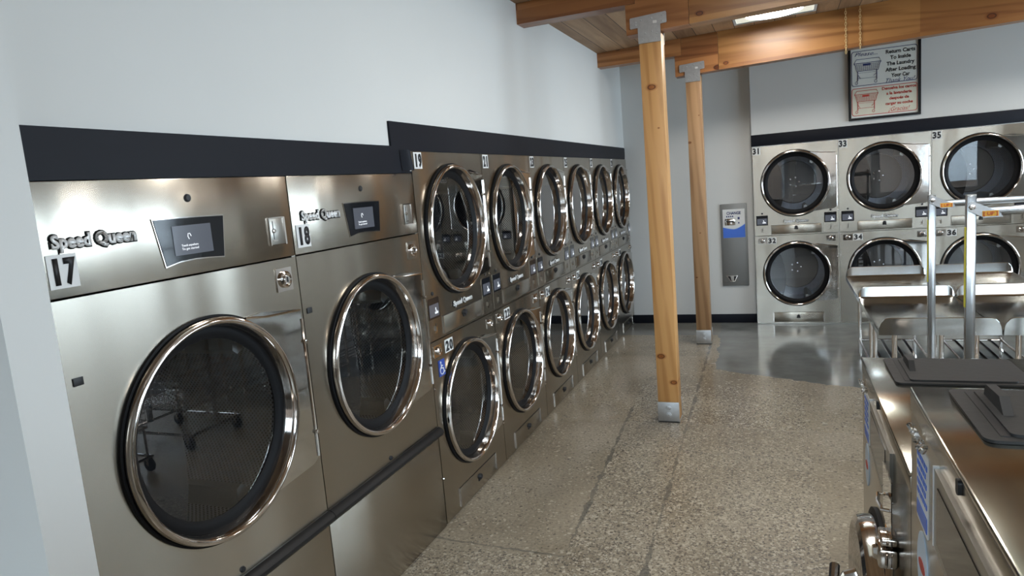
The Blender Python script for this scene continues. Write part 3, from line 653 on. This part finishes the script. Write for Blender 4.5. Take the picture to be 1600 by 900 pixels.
def stack(nu, nl, loc, rot, label, group, sx=1, first=False):
    t = thing('stacked_dryer', label, 'tumble dryer', loc, rot, group); t.scale = (sx, 1, 1)
    link('cabinet', casing('stack_case', WS, H, .95), t)
    link('front_panel', cmesh('stack_up', lambda: MB().holed(.003, .997, 1.145, H, .5, CU, .374, 0, .012)), t)
    link('front_panel', cmesh('stack_lo', lambda: MB().holed(.003, .997, .012, 1.139, .5, CL, .374, 0, .012)), t)
    door_set(t, .5, CU, R0, .976, 'su'); door_set(t, .5, CL, R0, .976, 'sl')
    badge(t, .499, 1.316, .285, .034)
    display(t, 'dl', .024, .166, 1.275, 1.400); display(t, 'dr', .829, .970, 1.275, 1.400)
    lint(t, 'lu', .205, .797, 1.160, 1.268, 1.237); lint(t, 'll', .208, .804, .028, .150, .104)
    coin_lock(t, 'kl', .040, .145, 1.042, 1.114); coin_lock(t, 'kr', .850, .955, 1.042, 1.114)
    number(t, nu, *( (.0, .100) if sx != 1 else (.030, .125)), 2.162, 2.256); number(t, nl, *((.156, .262) if sx != 1 else (.190, .300)), 1.038, 1.118)
    def scr():
        b = MB('chrome')
        for x, z in ((.988, 1.42), (.988, 1.9), (.988, .88), (.988, .35), (.014, .3), (.014, .86)): b.lathe([(0, -.006), (.006, -.005), (.008, 0)], x, z, 8)
        return b
    link('screw', cmesh('scr', scr), t)
    if first:
        o = MB('access_blue').prism(rrect(.085, .165, .915, 1.015, .004), -.003, 0).build('access_sticker', t, 'blue wheelchair access sticker')
        b = MB('white_label'); cx, cz = .122, .958
        b.lathe([(0, -.0045), (.0075, -.0045), (.0075, -.003)], .112, 1.000, 12)
        b.path([(.113, -.004, .99), (.116, -.004, .962), (.138, -.004, .962), (.148, -.004, .935), (.155, -.004, .938)], .0035, 6)
        b.path([(.115, -.004, .978), (.135, -.004, .978)], .003, 6)
        b.path([(cx+.024*math.cos(a), -.004, cz-.008+.024*math.sin(a)) for a in [math.radians(100+i*22) for i in range(12)]], .0028, 6)
        b.build('wheelchair_symbol', o)
    return t
Y0 = 3.543
lab = ['stainless stacked dryer numbered 19 and 20, nearest stack, with blue wheelchair sticker',
       'stainless stacked dryer numbered 21 above 22 in the left row',
       'stainless stacked dryer numbered 23 above 24 in the left row',
       'stainless stacked dryer numbered 25 above 26 in the left row',
       'stainless stacked dryer numbered 27 above 28 in the left row',
       'stainless stacked dryer numbered 29 above 30, last of the left row at the corner']
for i in range(6):
    stack(str(19+2*i), str(20+2*i), (0, Y0+i, 0), PI/2, lab[i], 'stacked dryers along the left wall', 1, i == 0)
XB, WB, YB = 1.624, .981, 9.395
lab = ['stainless stacked dryer numbered 31 above 32, right beside the change machine',
       'stainless stacked dryer numbered 33 above 34, middle of the back wall',
       'stainless stacked dryer numbered 35 above 36, rightmost on the back wall']
for i in range(3):
    stack(str(31+2*i), str(32+2*i), (XB+i*WB, YB, 0), 0, lab[i], 'stacked dryers on the back wall', WB)

# ------------------------------------------------------------------ the two big single dryers
BW = 1.098; BH = 2.137
def big(num, y, label):
    t = thing('large_dryer', label, 'tumble dryer', (0, y, 0), PI/2, 'large single dryers')
    link('cabinet', casing('big_case', BW, BH, 1.1), t)
    link('control_panel', cmesh('big_top', lambda: MB().box(.003, BW-.003, 0, .012, 1.800, BH, .003)), t)
    link('front_panel', cmesh('big_mid', lambda: MB().holed(.003, BW-.003, .615, 1.794, BW/2, 1.224, .379, 0, .012)), t)
    link('lower_panel', cmesh('big_low', lambda: MB('matte_steel').mat('brushed_steel').box(.003, BW-.003, 0, .012, .004, .598, .003)), t)
    door_set(t, BW/2, 1.224, .411, 1.070, 'bd')
    def rail():
        b = MB('black_plastic'); b.extrude([(0, .578), (-.012, .574), (-.030, .585), (-.040, .600), (-.040, .612), (-.028, .628), (-.010, .636), (0, .634)], 'x', .002, BW-.002); return b
    link('bumper_rail', cmesh('rail', rail), t, 'black bumper rail')
    badge(t, .176+(.03 if num == '18' else 0), 1.962, .285, .042)
    number(t, num, .012 if num == '17' else .022, .104 if num == '17' else .112, 1.828, 1.926)
    D = [(.392, 2.000), (.55, 1.999), (.706, 1.996), (.686, 1.847), (.62, 1.852), (.55, 1.855), (.48, 1.852), (.422, 1.841)]
    c = (.55, 1.925); big_ = [(c[0]+(x-c[0])*1.03, c[1]+(z-c[1])*1.06) for x, z in D]
    d = link('display', cmesh('bdisp', lambda: MB('chrome').prism(big_, -.004, 0).mat('black_gloss').prism(D, -.006, -.003)), t, 'flared black touch display with chrome edge')
    link('screen', cmesh('bscr', lambda: MB('screen_grey').box(.462, .636, -.008, -.006, 1.872, 1.974)), d)
    for k, s_ in enumerate(('Touch anywhere', 'To get started')): text(d, s_, .530, 1.905-.012*k, -.0085, .075, .008, 'screen_text', 0, 'screen_text', depth=.0008)
    def ic():
        b = MB('screen_text'); b.path([(.53, -.009, 1.925), (.525, -.009, 1.935), (.528, -.009, 1.945), (.535, -.009, 1.945), (.54, -.009, 1.935)], .0015, 5); return b
    link('screen_icon', cmesh('bic', ic), d)
    def slot():
        b = MB('matte_steel'); b.box(.955, 1.045, -.004, 0, 1.858, 1.966, .002); b.mat('chrome'); b.box(.950, .955, -.006, 0, 1.855, 1.969); b.box(1.04, 1.05, -.006, 0, 1.855, 1.969); b.box(.955, 1.04, -.006, 0, 1.966, 1.970)
        b.mat('ink').box(.972, .975, -.0055, -.003, 1.88, 1.955); b.mat('chrome').lathe([(0, -.012), (.008, -.011), (.010, -.004)], .975, 1.915, 12); b.box(.965, .992, -.008, -.004, 1.872, 1.876); return b
    link('card_slot', cmesh('bslot', slot), t)
    coin_lock(t, 'bk', .955, 1.052, 1.660, 1.758)
    link('sensor_dot', cmesh('bdot', lambda: MB('ink').lathe([(0, -.006), (.010, -.006), (.014, -.003), (.015, 0)], .556, 2.068, 16)), t)
    link('latch_tag', cmesh('btag', lambda: MB('ink').box(.03, .062, -.004, 0, 1.537, 1.562, .001)), t)
    link('screw', cmesh('bscrw', lambda: MB('ink').lathe([(0, -.008), (.010, -.007), (.013, 0)], .56, .657, 12)), t)
big('17', Y0-2*BW, 'large single-door stainless dryer numbered 17, nearest at the left edge')
big('18', Y0-BW, 'large single-door stainless dryer numbered 18, next to the stacked dryers')

# ------------------------------------------------------------------ change machine
t = thing('change_machine', 'tall grey change machine set in the back wall, blue and white CHANGE panel', 'change machine', (1.204, BY, .497))
b = MB('grey_metal'); b.box(0, .330, -.022, .10, 0, 1.075, .008); b.mat('grey_metal').box(.02, .310, -.028, -.02, .045, 1.035, .004); b.build('cabinet', t)
p = MB('white_label').box(.030, .303, -.031, -.0275, .635, 1.005).build('sign_panel', t)
text(p, 'CHANGE', .168, .955, -.031, .175, .038, 'ink_navy', .03)
b = MB('sticker_blue'); b.prism([(.030, .636), (.303, .636), (.303, .81)]+[(.303-.273*i/12, .745+.065*abs(1-i/6)**1.6*(1 if i < 6 else .45)) for i in range(1, 13)], -.0325, -.0308); b.build('blue_wave', p)
b = MB('sticker_pale'); b.path([(.303-.273*i/12, -.0325, .752+.065*abs(1-i/6)**1.6*(1 if i < 6 else .45)) for i in range(0, 13)], .003, 5); b.build('pale_wave', p)
b = MB('chrome'); b.box(.055, .185, -.042, -.030, .80, .885, .004); b.mat('ink').box(.075, .165, -.0445, -.041, .838, .856); b.build('bill_acceptor', t)
b = MB('badge_metal'); b.box(.065, .175, -.034, -.030, .895, .930)
b.mat('ink_navy')
for q in range(4): b.box(.075+q*.024, .09+q*.024, -.0355, -.033, .903, .922)
b.build('price_strip', p)
b = MB('ink_navy'); b.box(.215, .24, -.0325, -.0305, .87, .90); b.box(.22, .235, -.0325, -.0305, .815, .835); b.build('direction_icons', p)
b = MB('chrome'); b.prism([(.05, .138), (.195, .138), (.155, .055), (.10, .055)], -.036, -.026); b.mat('ink').prism([(.065, .13), (.10, .13), (.112, .065), (.105, .065)], -.038, -.034); b.prism([(.145, .13), (.18, .13), (.15, .065), (.143, .065)], -.038, -.034); b.build('coin_cup', t, 'small chrome coin cup')

# ------------------------------------------------------------------ cart sign on the back wall
t = thing('wall_sign', 'black-framed laundry cart return sign, blue above red, high on the back wall', 'sign', (2.722, 9.40, 2.463))
SW, SH = .752, 1.06
b = MB('black_plastic'); f_ = .028
b.box(0, SW, -.03, 0, 0, f_, .003); b.box(0, SW, -.03, 0, SH-f_, SH, .003); b.box(0, f_, -.03, 0, f_, SH-f_, .003); b.box(SW-f_, SW, -.03, 0, f_, SH-f_, .003); b.build('frame', t)
brd = MB('sign_white').box(f_, SW-f_, -.016, -.001, f_, SH-f_).build('sign_board', t)
def outline(par, x0, x1, z0, z1, mat, fill):
    b = MB(mat); P = rrect(x0, x1, z0, z1, .03, 6); Q = rrect(x0+.007, x1-.007, z0+.007, z1-.007, .025, 6)
    b.prism(P, -.018, -.016); b.mat(fill).prism(Q, -.0186, -.0178); return b.build('text_box', par)
bb = outline(brd, .035, .717, .392, .790, 'ink_navy', 'sign_white'); rb = outline(brd, .035, .717, .050, .368, 'ink_red', 'sign_cream')
for par, mat, ls, zt, dz, hh, cx_ in ((bb, 'ink', [('Return Carts', .30), ('To Inside', .21), ('The Laundry', .285), ('After Loading', .31), ('Your Car', .19)], .742, .067, .043, .545),
                                 (rb, 'ink_red', [('Devuelva los carros', .35), ('a la lavanderia', .26), ('despu\u00e9s de', .20), ('cargar su coche', .28)], .333, .058, .034, .530)):
    for k, (s_, w_) in enumerate(ls): text(par, s_, cx_, zt-dz*k, -.0187, w_, hh, mat, .035, depth=.001)
text(bb, 'Please...', .190, .752, -.0187, .24, .042, 'ink_navy', 0, shear=.45, depth=.001)
text(bb, 'Thank You!', .545, .418, -.0187, .30, .048, 'ink_navy', 0, shear=.45, depth=.001)
text(rb, '\u00a1Gracias!', .530, .092, -.0187, .22, .048, 'ink_red', 0, shear=.45, depth=.001)
def cart_icon(par, x0, z0, w, h, mat):
    b = MB(mat); y = -.0195; q = lambda a, c: (x0+a*w, y, z0+c*h); r = .0032
    top = [q(.0, .83), q(.1, .98), q(.93, .98), q(1, .83), q(0, .83)]; b.path(top, r, 5)
    b.path([q(0, .83), q(.06, .75), q(.10, .52), q(.90, .52), q(.95, .75), q(1, .83)], r, 5)
    for i in range(1, 12): b.path([q(.02+.08*i, .80), q(.10+.066*i, .52)], r*.5, 4)
    for i in range(1, 5): b.path([q(.05+.01*i, .82-.06*i), q(.96-.01*i, .82-.06*i)], r*.5, 4)
    b.box(x0+.33*w, x0+.62*w, y-.001, y+.001, z0+.72*h, z0+.80*h)
    for a in (.14, .84): b.path([q(a, .52), q(a, .14)], r*1.3, 5)
    b.path([q(.14, .45), q(.84, .45)], r*.6, 4); b.path([q(.14, .23), q(.84, .23)], r*.8, 4); b.path([q(.14, .40), q(.24, .23)], r, 4); b.path([q(.84, .40), q(.72, .30)], r, 4)
    for a in (.09, .80):
        b.path([(x0+a*w+.05*w*math.cos(t_), y, z0+.07*h+.06*h*math.sin(t_)) for t_ in [i*PI/6 for i in range(13)]], r*.8, 4)
    b.build('cart_drawing', par)
cart_icon(bb, .062, .410, .285, .290, 'ink_navy'); cart_icon(rb, .065, .075, .250, .265, 'ink_red')
b = MB('ink_red'); b.prism([(.36+.17*math.cos(a), .875+.05*math.sin(a)) for a in [i*PI/16 for i in range(32)]], -.0175, -.0155); b.build('red_oval', brd)

# ------------------------------------------------------------------ folding tables
def table(x, y, w, d, label):
    t = thing('folding_table', label, 'folding table', (x, y, 0), 0, 'stainless folding tables')
    zs, zl = .815, .912
    def top():
        b = MB('table_steel'); b.sm = 12; prof = [(0, zs-.022), (0, zl-.004), (.004, zl), (.010, zl), (.012, zl-.004), (.0285, zs+.012), (.036, zs+.003), (.055, zs)]
        prof = prof + [(d-a, z) for a, z in prof[::-1]]
        xs_ = [0, .004, .015, .035, .06] + [.06+(w-.12)*i/8 for i in range(1, 8)] + [w-.06, w-.035, w-.015, w-.004, w]
        rows = []
        for xx in xs_:
            e = min(xx, w-xx); k = 1 if e >= .06 else math.sqrt(max(0, 1-((.06-e)/.06)**2))
            rows.append([b.bm.verts.new((xx, yy, zz if zz <= zs else zs+(zz-zs)*max(k, .02))) for yy, zz in prof])
        for A, C in zip(rows, rows[1:]):
            for i in range(len(prof)-1): b._f([A[i], C[i], C[i+1], A[i+1]])
        bot = zs-.022
        for rr, xx, s_ in ((rows[0], 0, 1), (rows[-1], w, -1)):
            lo = [b.bm.verts.new((xx, yy, bot-.018)) for yy, zz in prof]
            for i in range(len(prof)-1): b._f([rr[i], rr[i+1], lo[i+1], lo[i]])
        b.box(.01, w-.01, .012, d-.012, bot-.004, bot+.004); return b
    link('tabletop', cmesh('ttop%.3f%.3f' % (w, d), top), t, 'stainless top with raised rolled lips')
    for lx_ in (.115, w-.115):
        for ly in (.13, d-.13):
            def leg():
                b = MB('chrome'); b.tube((0, 0, .03), (0, 0, .790), .0185, 16); b.tube((0, 0, 0), (0, 0, .032), .012, 10, .016); return b
            link('leg', cmesh('tleg', leg), t, None, (lx_, ly, 0))
    def shelf():
        b = MB('chrome')
        for yy in (.13, d-.13): b.tube((.115, yy, .17), (w-.115, yy, .17), .012)
        for xx in (.115, w-.115): b.tube((xx, .13, .17), (xx, d-.13, .17), .012)
        for i in range(1, 5): b.box(.115+(w-.23)*i/5-.012, .115+(w-.23)*i/5+.012, .13, d-.13, .166, .178)
        return b
    link('lower_shelf', cmesh('tshelf%.3f%.3f' % (w, d), shelf), t, 'chrome slatted lower shelf')
TX, TW = 2.557, .722
table(TX, 5.30, TW, 1.370, 'stainless folding table nearest the washers, left of the nearer pair')
table(TX, 6.674, TW, 1.250, 'stainless folding table at far left, in front of dryer 34')
table(TX+TW+.012, 5.30, TW, 1.370, 'stainless folding table of the nearer pair, cut off by the right edge')
table(TX+TW+.012, 6.674, TW, 1.250, 'stainless folding table at far right, in front of dryer 36')

# ------------------------------------------------------------------ laundry carts with hanging poles
def cart(px, py, zt, zbar, label):
    t = thing('laundry_cart', label, 'laundry cart', (px, py, 0), 0, 'wheeled laundry carts')
    L_ = .80; hw = .0185
    for xx in (0, L_):
        b = MB('aluminium'); b.box(xx-hw, xx+hw, -hw, hw, .12, zt, .003); b.mat('matte_steel').box(xx-hw+.001, xx+hw-.001, -hw+.001, hw-.001, zt-.001, zt+.004)
        o = b.build('pole', t, 'square silver upright pole')
        if xx == 0: MB('yellow_tape').box(-hw-.0025, -hw-.0002, -.012, .012, zt-.50, zt-.14).build('yellow_strip', o)
    b = MB('aluminium'); b.box(hw+.001, L_-hw-.001, -.012, .012, zbar-.020, zbar+.018, .003); bar = b.build('hanging_bar', t, 'silver horizontal hanging bar')
    b = MB('aluminium'); b.prism([(-.014, zbar+.038), (.006, zbar+.046), (.10, zbar-.002), (.115, zbar-.026), (.045, zbar-.026), (-.014, zbar+.006)], -hw-.006, -hw-.0005)
    br = b.build('corner_bracket', t); b = MB('chrome'); b.lathe([(0, -hw-.018), (.012, -hw-.016), (.014, -hw-.006)], .0, zbar+.022, 6); b.build('bolt', br)
    o = MB('orange_label').box(.038, .098, -hw-.0085, -hw-.0062, zbar-.021, zbar+.003).build('up_label', bar, 'orange sticker reading UP')
    text(o, '[ UP ]', .068, zbar-.009, -hw-.0087, .052, .015, 'ink_red', .02, depth=.0008)
    # basket and chassis (hidden behind the washers from the photograph's viewpoint)
    b = MB('chrome'); z0, z1 = .36, .66; y0, y1 = -.30, .30
    for z in (z1, z0): b.path([(.03, y0, z), (L_-.03, y0, z), (L_-.03, y1, z), (.03, y1, z), (.03, y0, z)], .008, 6)
    n = 14
    for i in range(n+1):
        xx = .03+(L_-.06)*i/n; b.path([(xx, y0, z1), (xx, y0, z0), (xx, y1, z0), (xx, y1, z1)], .003, 4)
        yy = y0+(y1-y0)*i/n; b.path([(.03, yy, z1), (.03, yy, z0), (L_-.03, yy, z0), (L_-.03, yy, z1)], .003, 4)
    for i in range(1, 5):
        z = z0+(z1-z0)*i/5; b.path([(.03, y0, z), (L_-.03, y0, z), (L_-.03, y1, z), (.03, y1, z), (.03, y0, z)], .003, 4)
    b.build('wire_basket', t)
    b = MB('chrome'); b.path([(.0, -.28, .13), (L_, -.28, .13), (L_, .28, .13), (0, .28, .13), (0, -.28, .13)], .013, 8)
    for xx in (.05, L_-.05):
        for yy in (-.28, .28): b.tube((xx, yy, .13), (xx, yy, .36), .010)
    b.build('chassis', t)
    for xx in (.04, L_-.04):
        for yy in (-.28, .28):
            b = MB('tyre_rubber'); b.lathe([(0, yy-.015), (.045, yy-.015), (.055, yy-.008), (.055, yy+.008), (.045, yy+.015), (0, yy+.015)], xx, .056, 20)
            b.mat('chrome').box(xx-.014, xx+.014, yy-.022, yy-.018, .05, .13); b.box(xx-.014, xx+.014, yy+.018, yy+.022, .05, .13); b.build('caster', t)
cart(2.752, 4.6, 1.772, 1.722, 'laundry cart with silver hanging pole, farther of two, left pole')
cart(2.727, 3.6, 1.813, 1.740, 'laundry cart with silver hanging pole, nearer of two, right pole')

# ------------------------------------------------------------------ washers
def washer(y_far, zt, w, label, holder):
    # local x runs towards the camera (world -y), local y goes into the machine (world +x)
    t = thing('washing_machine', label, 'washing machine', (2.187, y_far, 0), -PI/2, 'front-loading washers')
    dp = 1.0
    b = MB('steel_top'); b.box(0, w, 0, dp, zt-.012, zt, .004); b.build('top_panel', t, 'brushed steel top')
    b = MB(); b.box(0, w, .002, .02, zt-.048, zt-.0125, .002); b.build('top_rail', t)
    dz = zt-.69; dr = .325
    b = MB(); b.holed(.002, w-.002, .10, zt-.050, w/2, dz, dr-.02, .004, .02); b.build('front_panel', t)
    b = MB('matte_steel'); b.box(0, .012, .021, dp, .02, zt-.013); b.box(w-.012, w, .021, dp, .02, zt-.013); b.box(.012, w-.012, dp-.012, dp, .02, zt-.013); b.box(.012, w-.012, .03, dp-.012, .02, .09); b.build('cabinet', t)
    MB('gasket').box(.01, w-.01, .03, .05, .0, .095).build('kick_plate', t)
    # rear step of the top and the soap lid
    lx0, lx1, ly0, ly1 = .030, .030+.285, .062, .41
    b = MB('lid_plastic'); b.extrude(rrect(lx0, lx1, ly0, ly1, .02), 'z', zt+.0005, zt+.006)
    b.extrude(rrect(lx0+.018, lx1-.018, ly0+.040, ly1-.040, .012), 'z', zt+.006, zt+.011)
    l_ = b.build('soap_lid', t, 'dark grey plastic soap lid', 25)
    MB('ink').box(lx0+.02, lx1-.02, ly0+.026, ly0+.040, zt+.0055, zt+.0072).build('lid_groove', l_); MB('ink').box(lx0+.02, lx1-.02, ly1-.040, ly1-.026, zt+.0055, zt+.0072).build('lid_groove', l_)
    b = MB('lid_plastic'); b.extrude([(lx0+.045, zt+.010), (lx0+.058, zt+.034), (lx0+.145, zt+.038), (lx0+.175, zt+.010)], 'x', ly0+.052, ly0+.068)
    me_ = b.data('lid_handle', 25)
    for v in me_.vertices: v.co = Vector((v.co.y, v.co.x, v.co.z))
    me_.flip_normals()
    link('lid_handle', me_, l_)
    b = MB('ink'); b.prism(rrect(.430, .447, zt-.036, zt-.012, .006), -.003, .003); b.build('button', t, 'small black button')
    # display panel with a bright edge
    b = MB('matte_steel'); b.prism([(.280, zt-.062), (.70, zt-.062), (.70, zt-.19), (.62, zt-.235), (.280, zt-.205)], -.004, .005)
    b.mat('badge_metal').box(.276, .280, -.0055, .005, zt-.205, zt-.058); d_ = b.build('control_panel', t)
    b = MB('black_gloss'); b.prism([(.31, zt-.085), (.62, zt-.085), (.62, zt-.17), (.56, zt-.21), (.31, zt-.185)], -.0055, -.0035); b.build('screen', d_, 'dark glossy screen')
    # notices
    b = MB('white_label'); b.prism(rrect(.075, .190, zt-.245, zt-.085, .008), .0025, .0042)
    b.mat('sticker_blue').box(.083, .182, .0012, .003, zt-.235, zt-.205); s_ = b.build('notice_sticker', t, 'white sticker with blue lettering')
    for k, (q, hh) in enumerate((('WASH', .022), ('CARD OR COIN', .012), ('PRESS START', .012), ('NORMAL', .014), ('WARM COLD', .012))): pass
    b = MB('sticker_blue')
    random.seed(3)
    for k in range(5):
        xx = .085
        while xx < .170:
            l2 = random.uniform(.008, .024); b.box(xx, min(xx+l2, .181), .0012, .003, zt-.112-.019*k, zt-.102-.019*k); xx += l2+.005
    b.build('blue_lettering', s_)
    b = MB('sticker_pale'); b.prism([(.135+.052*math.cos(a), zt-.325+.07*math.sin(a)) for a in [i*PI/16 for i in range(32)]], .002, .0045)
    b.mat('ink_red').prism([(.135+.030*math.cos(a), zt-.325+.012*math.sin(a)) for a in [i*PI/8 for i in range(16)]], .0008, .0022); b.build('oval_sticker', t, 'pale blue oval sticker')
    b = MB('acrylic'); b.path([(.06+.15*i/14, -.008+.004*math.sin(i*2.1), zt-.060-.004*math.cos(i*1.7)) for i in range(15)], .006, 6); b.build('clear_film_edge', t, 'crinkled clear film edge')
    # door
    def ring():
        b = MB('chrome'); b.lathe([(dr, .003), (dr, -.030), (dr-.006, -.052), (dr-.022, -.060), (dr-.040, -.050), (dr-.060, -.028), (dr-.075, -.026), (dr-.082, -.02), (dr-.082, .0), (dr-.03, .004)], w/2, dz, 72, closed=True); return b
    dd = ring().build('door', t, 'round chrome washer door')
    b = MB('gasket'); b.lathe([(dr+.020, .0035), (dr+.020, -.006), (dr+.002, -.010), (dr+.002, .0035)], w/2, dz, 72, closed=True); b.build('gasket', dd)
    b = MB('door_glass'); b.lathe([(dr-.083, -.012), (.12, -.030), (0, -.034)], w/2, dz, 48); b.build('glass', dd)
    b = MB('chrome'); hx_ = w/2+dr*.15
    hx0 = w/2-.02
    b.path([(hx0, -.058, dz+.16), (hx0, -.085, dz+.15), (hx0, -.100, dz+.12)], .016, 10); b.path([(hx0-.05, -.115, dz+.15), (hx0+.03, -.125, dz+.12), (hx0+.05, -.122, dz+.04)], .015, 10); b.build('door_handle', dd, 'chrome door handle')
    b = MB('matte_steel'); b.lathe([(.20, .03), (.20, .55), (0, .55)], w/2, dz, 40); b.build('drum', t)
    if holder:
        b = MB('acrylic'); x0, x1 = .690, .825
        b.prism(rrect(x0, x1, zt-.225, zt-.085, .004), -.018, -.015); b.box(x0, x0+.003, -.015, .004, zt-.225, zt-.085); b.box(x1-.003, x1, -.015, .004, zt-.225, zt-.085)
        h_ = b.build('card_holder', t, 'clear acrylic holder')
        b = MB('acrylic'); b.prism(rrect(x0+.02, x1-.02, zt-.43, zt-.235, .004), -.016, -.012); b.build('lower_pane', h_)
        b = MB('chrome'); b.path([(x0+.02, -.016, zt-.165), (x0+.01, -.030, zt-.168), (x0+.05, -.036, zt-.170), (x0+.10, -.032, zt-.168), (x0+.11, -.016, zt-.165)], .005, 8); b.build('wire_loop', h_)
        b = MB('chrome'); b.box(x0+.015, x0+.095, -.040, .004, zt-.325, zt-.275, .008); b.box(x0+.02, x0+.09, -.034, .004, zt-.268, zt-.250, .005)
        b.lathe([(0, -.050), (.016, -.048), (.020, -.040)], x0+.055, zt-.30, 16); b.build('latch', t, 'chunky chrome latch')
washer(2.544, 1.350, .952, 'stainless front-loading washer beyond the nearest one, with clear holder and chrome latch', True)
washer(1.590, 1.537, .950, 'nearest stainless front-loading washer at the bottom right corner', False)
